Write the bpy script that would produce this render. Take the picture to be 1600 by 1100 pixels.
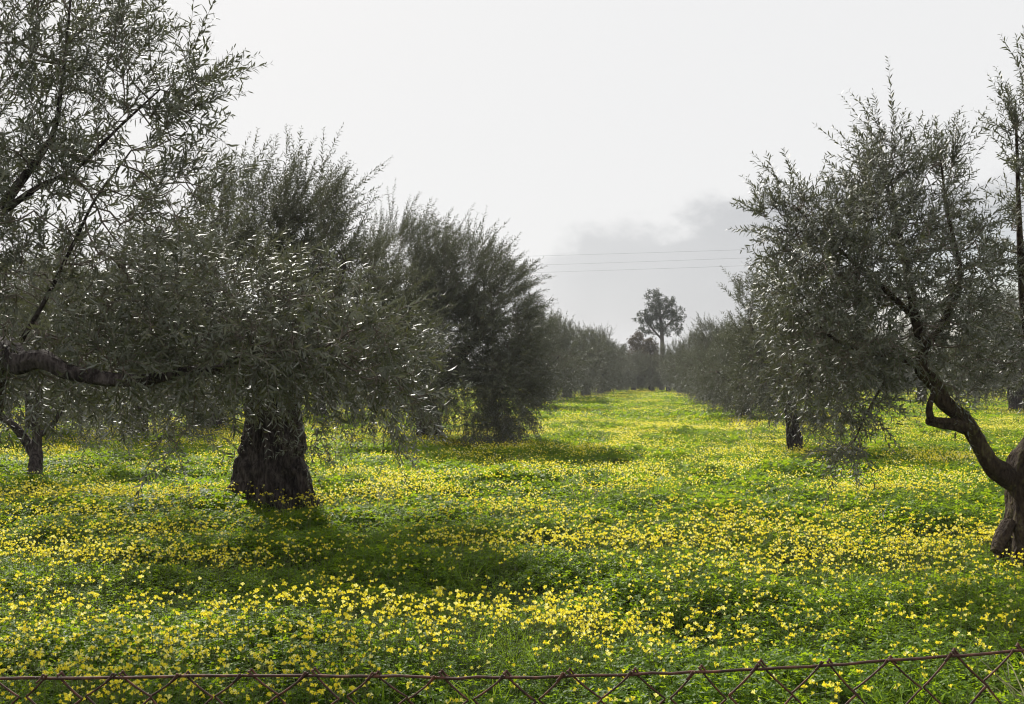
import bpy, math
import numpy as np
from mathutils import Vector

# ------------------------------------------------------------------ clearing
for o in list(bpy.data.objects):
    bpy.data.objects.remove(o, do_unlink=True)
SC = bpy.context.scene
COL = SC.collection
rng = np.random.default_rng(11)

# ------------------------------------------------------------------ camera
CAM_H = 1.65
PITCH = math.atan(38 / 1600)
cam_data = bpy.data.cameras.new('camera')
cam_data.lens = 36.0
cam_data.sensor_width = 36.0
cam_data.clip_start = 0.05
cam_data.clip_end = 9000
cam = bpy.data.objects.new('camera', cam_data)
COL.objects.link(cam)
cam.location = (0, 0, CAM_H)
cam.rotation_euler = (math.pi / 2 + PITCH, 0, 0)
SC.camera = cam

# ------------------------------------------------------------------ world, sun, exposure
SUN_EL, SUN_AZ = math.radians(37), math.radians(-21)      # azimuth from +Y, negative = left
SUN_STRENGTH, SUN_ANGLE = 5.0, math.radians(3)
SKY_STRENGTH = 0.10
CLOUD_WHITE = (5.76, 5.75, 5.74)
CLOUD_GREY = (3.85, 3.9, 4.0)

world = bpy.data.worlds.new('World')
SC.world = world
world.use_nodes = True


def build_world():
    nt = world.node_tree
    nt.nodes.clear()
    N, L = nt.nodes.new, nt.links.new

    def math_n(op, a, b=None, c=None, clamp=False):
        n = N('ShaderNodeMath')
        n.operation = op
        n.use_clamp = clamp
        for i, v in enumerate((a, b, c)):
            if v is None:
                continue
            if isinstance(v, (int, float)):
                n.inputs[i].default_value = v
            else:
                L(v, n.inputs[i])
        return n.outputs[0]

    def smooth(v, lo, hi):
        n = N('ShaderNodeMapRange')
        n.interpolation_type = 'SMOOTHSTEP'
        L(v, n.inputs['Value'])
        for k, x in (('From Min', lo), ('From Max', hi)):
            if isinstance(x, (int, float)):
                n.inputs[k].default_value = x
            else:
                L(x, n.inputs[k])
        return n.outputs['Result']

    def mix(f, a, b):
        n = N('ShaderNodeMix')
        n.data_type = 'RGBA'
        L(f, n.inputs['Factor']) if not isinstance(f, (int, float)) else setattr(n.inputs['Factor'], 'default_value', f)
        for v, k in ((a, 6), (b, 7)):
            if isinstance(v, tuple):
                n.inputs[k].default_value = (*v, 1)
            else:
                L(v, n.inputs[k])
        return n.outputs[2]

    out = N('ShaderNodeOutputWorld')
    bg = N('ShaderNodeBackground')
    bg.inputs['Strength'].default_value = SKY_STRENGTH
    L(bg.outputs[0], out.inputs[0])
    sky = N('ShaderNodeTexSky')
    sky.sky_type = 'NISHITA'
    sky.sun_disc = False
    sky.sun_elevation = SUN_EL
    sky.sun_rotation = SUN_AZ
    sky.dust_density = 2.0
    tc = N('ShaderNodeTexCoord')
    sep = N('ShaderNodeSeparateXYZ')
    L(tc.outputs['Generated'], sep.inputs[0])
    x, y, z = sep.outputs
    az = math_n('ARCTAN2', x, y)
    el = math_n('ARCSINE', z)
    # noise seen from inside the sky dome
    mp = N('ShaderNodeMapping')
    mp.inputs['Scale'].default_value = (1, 1, 1.7)
    L(tc.outputs['Generated'], mp.inputs[0])
    n1 = N('ShaderNodeTexNoise')
    n1.inputs['Scale'].default_value = 9
    n1.inputs['Detail'].default_value = 7
    n1.inputs['Roughness'].default_value = 0.55
    L(mp.outputs[0], n1.inputs['Vector'])
    n2 = N('ShaderNodeTexNoise')
    n2.inputs['Scale'].default_value = 26
    n2.inputs['Detail'].default_value = 6
    n2.inputs['Roughness'].default_value = 0.6
    L(mp.outputs[0], n2.inputs['Vector'])
    wob = math_n('ADD', math_n('MULTIPLY', math_n('SUBTRACT', n1.outputs[0], 0.5), 0.10),
                 math_n('MULTIPLY', math_n('SUBTRACT', n2.outputs[0], 0.5), 0.06))
    # a low grey cloud bank ahead and to the right of the view
    edge = math_n('ADD', math_n('MULTIPLY', smooth(az, -0.14, 0.12), 0.160),
                  math_n('MULTIPLY', smooth(az, 0.12, 0.26), 0.028))
    edge = math_n('MULTIPLY', edge, math_n('SUBTRACT', 1.0, smooth(az, 1.2, 2.4)))
    top = math_n('ADD', edge, wob)
    bank = math_n('SUBTRACT', 1.0, smooth(el, math_n('SUBTRACT', top, 0.032), math_n('ADD', top, 0.003)))
    bank = math_n('MULTIPLY', bank, math_n('ADD', math_n('MULTIPLY', smooth(az, -0.06, 0.09), 0.75), math_n('MULTIPLY', smooth(az, 0.08, 0.25), 0.25)))
    bank = math_n('MULTIPLY', bank, math_n('ADD', math_n('MULTIPLY', n1.outputs[0], 0.35), 0.76), clamp=True)
    # brighter low cloud under the bank
    low = math_n('SUBTRACT', 1.0, smooth(math_n('ADD', el, math_n('MULTIPLY', wob, 0.5)), 0.035, 0.06))
    grey = mix(math_n('MULTIPLY', low, 0.55), CLOUD_GREY, (4.6, 4.65, 4.75))
    # thin blue gap on the right, where the clear sky shows through
    gap = math_n('MULTIPLY', smooth(az, 0.20, 0.46), math_n('SUBTRACT', 1.0, smooth(el, 0.08, 0.16)))
    grey = mix(math_n('MULTIPLY', gap, 0.55), grey, sky.outputs[0])
    cloud = mix(bank, CLOUD_WHITE, grey)
    cover = 0.97
    final = mix(cover, sky.outputs[0], cloud)
    L(final, bg.inputs['Color'])


build_world()
world.cycles.sampling_method = 'MANUAL'
world.cycles.sample_map_resolution = 512

sun_data = bpy.data.lights.new('sun', 'SUN')
sun_data.energy = SUN_STRENGTH
sun_data.angle = SUN_ANGLE
sun_data.color = (1.0, 0.95, 0.86)
sun = bpy.data.objects.new('sun', sun_data)
COL.objects.link(sun)
SUN_DIR = Vector((math.sin(SUN_AZ) * math.cos(SUN_EL), math.cos(SUN_AZ) * math.cos(SUN_EL), math.sin(SUN_EL)))
sun.rotation_euler = SUN_DIR.to_track_quat('Z', 'Y').to_euler()
sun.location = SUN_DIR * 60

SC.render.engine = 'CYCLES'
SC.view_settings.view_transform = 'Standard'
SC.view_settings.look = 'None'
SC.view_settings.exposure = 0.6
SC.view_settings.gamma = 1.0
SC.view_settings.use_curve_mapping = False
cy = SC.cycles
cy.max_bounces = 6
cy.diffuse_bounces = 3
cy.glossy_bounces = 2
cy.transmission_bounces = 4
cy.use_denoising = True
cy.denoising_prefilter = 'ACCURATE'
cy.filter_width = 1.15
cy.sample_clamp_indirect = 6.0
cy.sample_clamp_direct = 8.0
cy.caustics_reflective = False
cy.caustics_refractive = False


# ------------------------------------------------------------------ helpers
def P(px, py, Y):
    """world point that the photograph shows at (px, py), Y metres ahead"""
    u, v = (px - 800) / 1600, (550 - py) / 1600
    d = np.array([u, math.cos(PITCH) - v * math.sin(PITCH), math.sin(PITCH) + v * math.cos(PITCH)])
    return np.array([0, 0, CAM_H]) + d * (Y / d[1])


def norm(a):
    return a / np.maximum(np.linalg.norm(a, axis=-1, keepdims=True), 1e-9)


def _hash(ix, iy, seed):
    h = (ix.astype(np.int64) * 374761393 + iy.astype(np.int64) * 668265263 + seed * 1442695041) & 0x7fffffff
    h = ((h ^ (h >> 13)) * 1274126177) & 0x7fffffff
    h = h ^ (h >> 16)
    return (h & 0xffff) / 65535.0


def vnoise(x, y, seed=0):
    x, y = np.asarray(x, float), np.asarray(y, float)
    ix, iy = np.floor(x), np.floor(y)
    fx, fy = x - ix, y - iy
    fx, fy = fx * fx * (3 - 2 * fx), fy * fy * (3 - 2 * fy)
    ix, iy = ix.astype(np.int64), iy.astype(np.int64)
    a, b = _hash(ix, iy, seed), _hash(ix + 1, iy, seed)
    c, d = _hash(ix, iy + 1, seed), _hash(ix + 1, iy + 1, seed)
    return (a * (1 - fx) + b * fx) * (1 - fy) + (c * (1 - fx) + d * fx) * fy


def fbm(x, y, seed=0, octaves=4):
    s, a, t = 0, 1.0, 0
    for k in range(octaves):
        s = s + a * vnoise(x * 2 ** k + 17.3 * k, y * 2 ** k - 9.1 * k, seed + k)
        t += a
        a *= 0.5
    return s / t


def ground_h(x, y):
    d = np.hypot(x, y)
    fade = 1.0 / (1 + (d / 60) ** 2)
    h = 0.34 * (fbm(x / 4.6, y / 3.0, 3, 3) - 0.5) + 0.20 * (vnoise(x / 1.15, y / 0.8, 9) - 0.5)
    return h * fade


class Geo:
    """collects verts and faces (any polygon size) for one mesh object"""

    def __init__(self):
        self.v, self.f, self.m, self.r, self.s = [], [], [], [], []
        self.n = 0

    def add(self, V, F, mat=0, rnd=0.5, smooth=False):
        V = np.asarray(V, np.float32).reshape(-1, 3)
        F = np.asarray(F, np.int32)
        if len(F) == 0:
            return
        self.v.append(V)
        self.f.append(F + self.n)
        self.m.append(np.full(len(F), mat, np.int32))
        self.r.append(np.broadcast_to(np.asarray(rnd, np.float32), (len(V),)))
        self.s.append(np.full(len(F), smooth, bool))
        self.n += len(V)

    def mesh(self, name, mats):
        me = bpy.data.meshes.new(name)
        V = np.concatenate(self.v)
        loops = np.concatenate([f.ravel() for f in self.f])
        tot = np.concatenate([np.full(len(f), f.shape[1], np.int32) for f in self.f])
        start = np.concatenate([[0], np.cumsum(tot)[:-1]]).astype(np.int32)
        me.vertices.add(len(V))
        me.vertices.foreach_set('co', V.ravel())
        me.loops.add(len(loops))
        me.loops.foreach_set('vertex_index', loops.astype(np.int32))
        me.polygons.add(len(tot))
        me.polygons.foreach_set('loop_start', start)
        for m in mats:
            me.materials.append(m)
        me.polygons.foreach_set('material_index', np.concatenate(self.m))
        me.polygons.foreach_set('use_smooth', np.concatenate(self.s))
        at = me.attributes.new('rnd', 'FLOAT', 'POINT')
        at.data.foreach_set('value', np.concatenate(self.r).astype(np.float32))
        me.update(calc_edges=True)
        return me

    def build(self, name, mats, parent=None):
        o = bpy.data.objects.new(name, self.mesh(name, mats))
        COL.objects.link(o)
        if parent is not None:
            o.parent = parent
        return o


def empty(name, loc):
    o = bpy.data.objects.new(name, None)
    o.empty_display_size = 0.2
    o.location = loc
    COL.objects.link(o)
    return o


def tag(o, label=None, cat=None, group=None, kind=None):
    if label:
        o['label'] = label
    if cat:
        o['category'] = cat
    if group:
        o['group'] = group
    if kind:
        o['kind'] = kind
    return o


def catmull(pts, rad, step):
    pts, rad = np.asarray(pts, float), np.asarray(rad, float)
    Pp = np.vstack([2 * pts[0] - pts[1], pts, 2 * pts[-1] - pts[-2]])
    out, ro = [], []
    for i in range(len(pts) - 1):
        a, b, c, d = Pp[i:i + 4]
        n = max(2, int(np.linalg.norm(c - b) / step))
        t = np.linspace(0, 1, n, endpoint=False)[:, None]
        out.append(0.5 * (2 * b + (c - a) * t + (2 * a - 5 * b + 4 * c - d) * t ** 2 + (3 * b - a - 3 * c + d) * t ** 3))
        ro.append(rad[i] + (rad[i + 1] - rad[i]) * t[:, 0])
    out.append(pts[-1:])
    ro.append(rad[-1:])
    return np.vstack(out), np.concatenate(ro)


def frames(path):
    t = norm(np.gradient(path, axis=0))
    ref = np.array([0.0, -1.0, 0.15]) if abs(t[0][2]) > 0.5 else np.array([0, 0, 1.0])
    e1 = np.zeros_like(t)
    e = ref - t[0] * ref.dot(t[0])
    for i in range(len(t)):
        e = e - t[i] * e.dot(t[i])
        e /= max(np.linalg.norm(e), 1e-9)
        e1[i] = e
    return t, e1, np.cross(t, e1)


def tube(g, pts, rad, nseg=8, step=0.08, rough=0.0, seed=0, mat=0, flare=0.0, ridges=5, smooth=True, cap=True):
    """a bark-covered limb: ridged, lumpy and tapering"""
    path, r = catmull(pts, rad, step)
    t, e1, e2 = frames(path)
    n = len(path)
    s = np.concatenate([[0], np.cumsum(np.linalg.norm(np.diff(path, axis=0), axis=1))])
    th = np.linspace(0, 2 * np.pi, nseg, endpoint=False)
    S, T = np.meshgrid(s, th, indexing='ij')
    R = np.repeat(r[:, None], nseg, 1)
    if rough:
        cx, cyv = np.cos(T), np.sin(T)
        tw = T + 0.5 * S
        lump = fbm(cx * 1.3 + S * 1.1 + 40, cyv * 1.3 - S * 0.7 + 40, seed, 3) - 0.5
        fine = fbm(tw * ridges / 1.3 + 7, S * 1.6 / max(r.max(), .05) * .25 + 3, seed + 5, 3) - 0.5
        ridge = np.abs(np.sin(tw * ridges / 2 + 2.5 * lump + seed))
        knot = 0
        kr = np.random.default_rng(seed + 77)
        for _ in range(int(s[-1] * 7 * max(r.max(), .06) / .1) if nseg >= 16 else 0):
            s0, t0, w0 = kr.uniform(0, s[-1]), kr.uniform(0, 6.28), kr.uniform(.5, 1.2) * max(r.max() * .28, .02)
            dth = np.angle(np.exp(1j * (T - t0))) * R
            knot = knot + kr.choice([.8, .8, -.6]) * np.exp(-((S - s0) / (w0 * 1.4)) ** 2 - (dth / w0) ** 2)
        crack = fbm(cx * 4.5 + tw * 2 + 20, S * 9 + cyv * 4.5, seed + 9, 3) - .5
        R = R * (1 + rough * (1.5 * lump + 0.5 * (ridge - .6) + 0.8 * fine + .5 * knot + .7 * crack))
    if flare:
        z = path[:, 2][:, None] - path[0, 2]
        root = 0.55 + 0.6 * np.abs(np.sin(T * 2.5 + seed)) + 0.7 * (fbm(np.cos(T) * 1.5 + 9, np.sin(T) * 1.5, seed + 8, 2) - .3)
        R = R * (1 + flare * np.exp(-np.maximum(z - .12, 0) / 0.26) * root)
    V = path[:, None, :] + R[..., None] * (np.cos(T)[..., None] * e1[:, None, :] + np.sin(T)[..., None] * e2[:, None, :])
    idx = np.arange(n * nseg).reshape(n, nseg)
    a, b = idx[:-1], idx[1:]
    F = np.stack([a, np.roll(a, -1, 1), np.roll(b, -1, 1), b], -1).reshape(-1, 4)
    g.add(V.reshape(-1, 3), F, mat, 0.5, smooth)
    if cap:
        tip = path[-1] + t[-1] * r[-1] * 0.6
        W = np.vstack([V[-1], tip])
        g.add(W, np.array([[i, (i + 1) % nseg, nseg] for i in range(nseg)]), mat, 0.5, smooth)
    return path, r


def prisms(g, A, B, ra, rb, nseg=4, mat=0):
    """thin straight twigs from A to B, many at once"""
    d = norm(B - A)
    ref = np.where(np.abs(d[:, 2:3]) > 0.9, np.array([[1.0, 0, 0]]), np.array([[0, 0, 1.0]]))
    e1 = norm(np.cross(d, ref))
    e2 = np.cross(d, e1)
    th = np.linspace(0, 2 * np.pi, nseg, endpoint=False)
    off = np.cos(th)[None, :, None] * e1[:, None] + np.sin(th)[None, :, None] * e2[:, None]
    VA = A[:, None] + off * ra[:, None, None]
    VB = B[:, None] + off * rb[:, None, None]
    V = np.concatenate([VA, VB], 1).reshape(-1, 3)
    i = np.arange(nseg)
    f = np.stack([i, (i + 1) % nseg, nseg + (i + 1) % nseg, nseg + i], -1)
    F = (np.arange(len(A)) * 2 * nseg)[:, None, None] + f[None]
    g.add(V, F.reshape(-1, 4), mat, 0.5, True)


def leaves(g, base, d, nrm, L, W, shape=4, mat=0, rnd=None, bend=0.12):
    n = len(base)
    side = norm(np.cross(d, nrm))
    nrm = np.cross(side, d)
    L, W = L[:, None], W[:, None]
    rnd = rng.random(n) if rnd is None else rnd
    if shape == 6:
        k = bend * L
        pts = [base, base + d * L * .32 + side * W * .46 + nrm * W * .12, base + d * L * .68 + side * W * .38 - nrm * k * .4 + nrm * W * .1,
               base + d * L - nrm * k,
               base + d * L * .68 - side * W * .38 - nrm * k * .4 + nrm * W * .1, base + d * L * .32 - side * W * .46 + nrm * W * .12]
        V = np.stack(pts, 1).reshape(-1, 3)
        o = (np.arange(n) * 6)[:, None]
        g.add(V, np.vstack([o + np.array([[1, 2, 4, 5]])]), mat, np.repeat(rnd, 6))
        g.f.append(np.vstack([o + np.array([[0, 1, 5]]), o + np.array([[2, 3, 4]])]).astype(np.int32) + g.n - len(V))
        g.m.append(np.full(2 * n, mat, np.int32))
        g.s.append(np.zeros(2 * n, bool))
    else:
        V = np.stack([base, base + d * L * .45 + side * W * .5 + nrm * W * .12, base + d * L - nrm * bend * L, base + d * L * .45 - side * W * .5 + nrm * W * .12], 1).reshape(-1, 3)
        F = (np.arange(n) * 4)[:, None] + np.array([[0, 1, 2, 3]])
        g.add(V, F, mat, np.repeat(rnd, 4))


# ------------------------------------------------------------------ materials
def new_mat(name):
    m = bpy.data.materials.new(name)
    m.use_nodes = True
    nt = m.node_tree
    for n in list(nt.nodes):
        nt.nodes.remove(n)
    out = nt.nodes.new('ShaderNodeOutputMaterial')
    return m, nt, out


def ramp(nt, fac, stops):
    n = nt.nodes.new('ShaderNodeValToRGB')
    e = n.color_ramp.elements
    while len(e) < len(stops):
        e.new(0.5)
    for k, (p, c) in enumerate(stops):
        e[k].position = p
        e[k].color = (*c, 1)
    nt.links.new(fac, n.inputs[0])
    return n.outputs[0]


def leaf_material(name, top_stops, under=None, trans=0.3, trans_col=None, rough=0.38, spec=0.5, patch=None):
    m, nt, out = new_mat(name)
    N, L = nt.nodes.new, nt.links.new
    at = N('ShaderNodeAttribute')
    at.attribute_name = 'rnd'
    fac = at.outputs['Fac']
    if patch:
        geo = N('ShaderNodeNewGeometry')
        nz = N('ShaderNodeTexNoise')
        nz.inputs['Scale'].default_value = patch
        nz.inputs['Detail'].default_value = 3
        L(geo.outputs['Position'], nz.inputs['Vector'])
        mm = N('ShaderNodeMath')
        mm.operation = 'MULTIPLY_ADD'
        L(nz.outputs[0], mm.inputs[0])
        mm.inputs[1].default_value = 1.3
        mm.inputs[2].default_value = -0.4
        ad = N('ShaderNodeMath')
        ad.operation = 'MULTIPLY_ADD'
        L(fac, ad.inputs[0])
        ad.inputs[1].default_value = 0.5
        L(mm.outputs[0], ad.inputs[2])
        ad.use_clamp = True
        fac = ad.outputs[0]
    col = ramp(nt, fac, top_stops)
    if under:
        geo = N('ShaderNodeNewGeometry')
        mx = N('ShaderNodeMix')
        mx.data_type = 'RGBA'
        L(geo.outputs['Backfacing'], mx.inputs['Factor'])
        L(col, mx.inputs[6])
        mx.inputs[7].default_value = (*under, 1)
        col_s = mx.outputs[2]
    else:
        col_s = col
    p = N('ShaderNodeBsdfPrincipled')
    p.inputs['Roughness'].default_value = rough
    p.inputs['Specular IOR Level'].default_value = spec
    L(col_s, p.inputs['Base Color'])
    t = N('ShaderNodeBsdfTranslucent')
    if trans_col:
        t.inputs['Color'].default_value = (*trans_col, 1)
    else:
        L(col, t.inputs['Color'])
    mix = N('ShaderNodeMixShader')
    mix.inputs[0].default_value = trans
    L(p.outputs[0], mix.inputs[1])
    L(t.outputs[0], mix.inputs[2])
    L(mix.outputs[0], out.inputs[0])
    return m


def bark_material(name, stops, scale=7.0, bump=0.6, stretch=0.25):
    m, nt, out = new_mat(name)
    N, L = nt.nodes.new, nt.links.new
    tc = N('ShaderNodeTexCoord')
    mp = N('ShaderNodeMapping')
    mp.inputs['Scale'].default_value = (1, 1, stretch)
    L(tc.outputs['Object'], mp.inputs[0])
    n1 = N('ShaderNodeTexNoise')
    n1.inputs['Scale'].default_value = scale
    n1.inputs['Detail'].default_value = 8
    n1.inputs['Roughness'].default_value = 0.65
    n1.inputs['Distortion'].default_value = 0.6
    L(mp.outputs[0], n1.inputs['Vector'])
    n2 = N('ShaderNodeTexNoise')
    n2.inputs['Scale'].default_value = scale * 4
    n2.inputs['Detail'].default_value = 6
    L(mp.outputs[0], n2.inputs['Vector'])
    a = N('ShaderNodeMath')
    a.operation = 'MULTIPLY_ADD'
    L(n2.outputs[0], a.inputs[0])
    a.inputs[1].default_value = 0.5
    b = N('ShaderNodeMath')
    b.operation = 'MULTIPLY'
    L(n1.outputs[0], b.inputs[0])
    b.inputs[1].default_value = 0.6
    L(b.outputs[0], a.inputs[2])
    col = ramp(nt, a.outputs[0], stops)
    p = N('ShaderNodeBsdfPrincipled')
    p.inputs['Roughness'].default_value = 0.9
    p.inputs['Specular IOR Level'].default_value = 0.2
    L(col, p.inputs['Base Color'])
    bp = N('ShaderNodeBump')
    bp.inputs['Strength'].default_value = bump
    bp.inputs['Distance'].default_value = 0.09
    L(a.outputs[0], bp.inputs['Height'])
    L(bp.outputs[0], p.inputs['Normal'])
    L(p.outputs[0], out.inputs[0])
    return m


M_OLIVE = leaf_material('olive_leaf', [(0.0, (.044, .049, .030)), (0.6, (.084, .090, .058)), (0.9, (.125, .125, .072)), (1.0, (.17, .145, .065))],
                        under=(.17, .178, .15), trans=0.11, trans_col=(.15, .16, .055), rough=0.5, spec=0.5)
M_EUCA = leaf_material('eucalyptus_leaf', [(0.0, (.04, .055, .035)), (1.0, (.085, .095, .055))], trans=0.2, rough=0.4)
M_SHRUB = leaf_material('brownish_leaf', [(0.0, (.075, .055, .032)), (1.0, (.12, .095, .05))], trans=0.2, rough=0.5)
M_SORREL = leaf_material('sorrel_leaf', [(0.0, (.040, .092, .008)), (0.5, (.08, .152, .010)), (1.0, (.125, .195, .013))],
                         trans=0.52, trans_col=(.30, .43, .012), rough=0.55, spec=0.2, patch=0.45)
M_GRASS = leaf_material('grass_blade', [(0.0, (.06, .13, .015)), (0.7, (.11, .19, .02)), (1.0, (.2, .2, .06))], trans=0.5, trans_col=(.24, .36, .02), rough=0.45)
M_STALK = leaf_material('flower_stalk', [(0.0, (.12, .17, .05)), (1.0, (.2, .2, .08))], trans=0.3, rough=0.5)
M_PETAL = leaf_material('yellow_petal', [(0.0, (.82, .69, .025)), (0.5, (.86, .78, .07)), (0.8, (.88, .82, .22)), (1.0, (.89, .86, .46))], trans=0.45, rough=0.5, spec=0.25)
M_BARK = bark_material('olive_bark', [(0.36, (.005, .004, .004)), (0.5, (.028, .021, .020)), (0.66, (.10, .082, .076))], scale=9, bump=1.0)
M_BARK_WARM = bark_material('mossy_olive_bark', [(0.36, (.008, .005, .004)), (0.48, (.034, .022, .016)), (0.58, (.058, .041, .026)), (0.68, (.10, .085, .036))], scale=11, bump=1.0, stretch=.45)
M_TWIG = bark_material('olive_twig', [(0.2, (.08, .06, .05)), (0.8, (.2, .165, .14))], scale=14, bump=0.2)
M_EUCA_BARK = bark_material('pale_bark', [(0.2, (.06, .05, .045)), (0.8, (.16, .145, .13))], scale=3)


def rust_material():
    m, nt, out = new_mat('rusty_wire')
    N, L = nt.nodes.new, nt.links.new
    tc = N('ShaderNodeTexCoord')
    n1 = N('ShaderNodeTexNoise')
    n1.inputs['Scale'].default_value = 90
    n1.inputs['Detail'].default_value = 5
    L(tc.outputs['Object'], n1.inputs['Vector'])
    col = ramp(nt, n1.outputs[0], [(0.3, (.022, .012, .009)), (0.52, (.070, .028, .018)), (0.72, (.16, .060, .030))])
    p = N('ShaderNodeBsdfPrincipled')
    p.inputs['Roughness'].default_value = 0.75
    p.inputs['Metallic'].default_value = 0.15
    L(col, p.inputs['Base Color'])
    bp = N('ShaderNodeBump')
    bp.inputs['Strength'].default_value = 0.5
    bp.inputs['Distance'].default_value = 0.0006
    L(n1.outputs[0], bp.inputs['Height'])
    L(bp.outputs[0], p.inputs['Normal'])
    L(p.outputs[0], out.inputs[0])
    return m


def soil_material():
    m, nt, out = new_mat('soil_and_moss')
    N, L = nt.nodes.new, nt.links.new
    geo = N('ShaderNodeNewGeometry')
    n1 = N('ShaderNodeTexNoise')
    n1.inputs['Scale'].default_value = 2.2
    n1.inputs['Detail'].default_value = 9
    n1.inputs['Roughness'].default_value = 0.7
    L(geo.outputs['Position'], n1.inputs['Vector'])
    col = ramp(nt, n1.outputs[0], [(0.3, (.022, .034, .010)), (0.52, (.035, .06, .014)), (0.7, (.06, .075, .022))])
    p = N('ShaderNodeBsdfPrincipled')
    p.inputs['Roughness'].default_value = 0.95
    p.inputs['Specular IOR Level'].default_value = 0.1
    L(col, p.inputs['Base Color'])
    bp = N('ShaderNodeBump')
    bp.inputs['Strength'].default_value = 0.8
    bp.inputs['Distance'].default_value = 0.05
    L(n1.outputs[0], bp.inputs['Height'])
    L(bp.outputs[0], p.inputs['Normal'])
    L(p.outputs[0], out.inputs[0])
    return m


def flat_material(name, col, rough=0.7):
    m, nt, out = new_mat(name)
    p = nt.nodes.new('ShaderNodeBsdfPrincipled')
    n1 = nt.nodes.new('ShaderNodeTexNoise')
    n1.inputs['Scale'].default_value = 30
    c = ramp(nt, n1.outputs[0], [(0.3, tuple(x * .8 for x in col)), (0.7, col)])
    nt.links.new(c, p.inputs['Base Color'])
    p.inputs['Roughness'].default_value = rough
    nt.links.new(p.outputs[0], out.inputs[0])
    return m


M_RUST = rust_material()
M_SOIL = soil_material()
M_CABLE = flat_material('power_cable', (.05, .05, .055), 0.6)
M_STONE = flat_material('old_root_wood', (.16, .12, .10), 0.9)


# ------------------------------------------------------------------ ground
def build_ground():
    def axis(near, step, far, k):
        a = list(np.arange(0, near, step))
        s = step
        while a[-1] < far:
            s *= k
            a.append(a[-1] + s)
        return np.array(a)
    xp = axis(12, 0.22, 4000, 1.13)
    xs = np.concatenate([-xp[:0:-1], xp])
    yp = axis(32, 0.22, 5000, 1.12)
    yb = -axis(3, 0.6, 300, 1.4)[:0:-1]
    ys = np.concatenate([yb, yp])
    X, Y = np.meshgrid(xs, ys)
    V = np.stack([X, Y, ground_h(X, Y)], -1)
    ny, nx = X.shape
    i = np.arange(ny * nx).reshape(ny, nx)
    F = np.stack([i[:-1, :-1], i[:-1, 1:], i[1:, 1:], i[1:, :-1]], -1).reshape(-1, 4)
    g = Geo()
    g.add(V.reshape(-1, 3), F, 0, 0.5, True)
    o = g.build('ground', [M_SOIL])
    tag(o, 'mossy green field ground under the flowers and trees', None, None, 'structure')


build_ground()


# ------------------------------------------------------------------ trees
def grow(points, seeds, bf=0.35):
    """minimal-cost branching from limb points (seeds) to crown points; returns parents and order"""
    S, n = len(seeds), len(points)
    allp = np.vstack([seeds, points])
    path = np.zeros(S + n)
    parent = np.full(S + n, -1)
    best = np.full(n, 1e9)
    bestp = np.zeros(n, int)
    for s in range(S):
        c = np.linalg.norm(points - seeds[s], axis=1)
        k = c < best
        best[k], bestp[k] = c[k], s
    done = np.zeros(n, bool)
    order = []
    for _ in range(n):
        i = int(np.argmin(np.where(done, 1e9, best)))
        done[i] = True
        q = bestp[i]
        parent[S + i] = q
        dd = np.linalg.norm(allp[q] - points[i])
        path[S + i] = path[q] + dd
        order.append(S + i)
        c = np.linalg.norm(points - points[i], axis=1) + bf * path[S + i]
        k = (~done) & (c < best)
        best[k], bestp[k] = c[k], S + i
    return allp, parent, order


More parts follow.
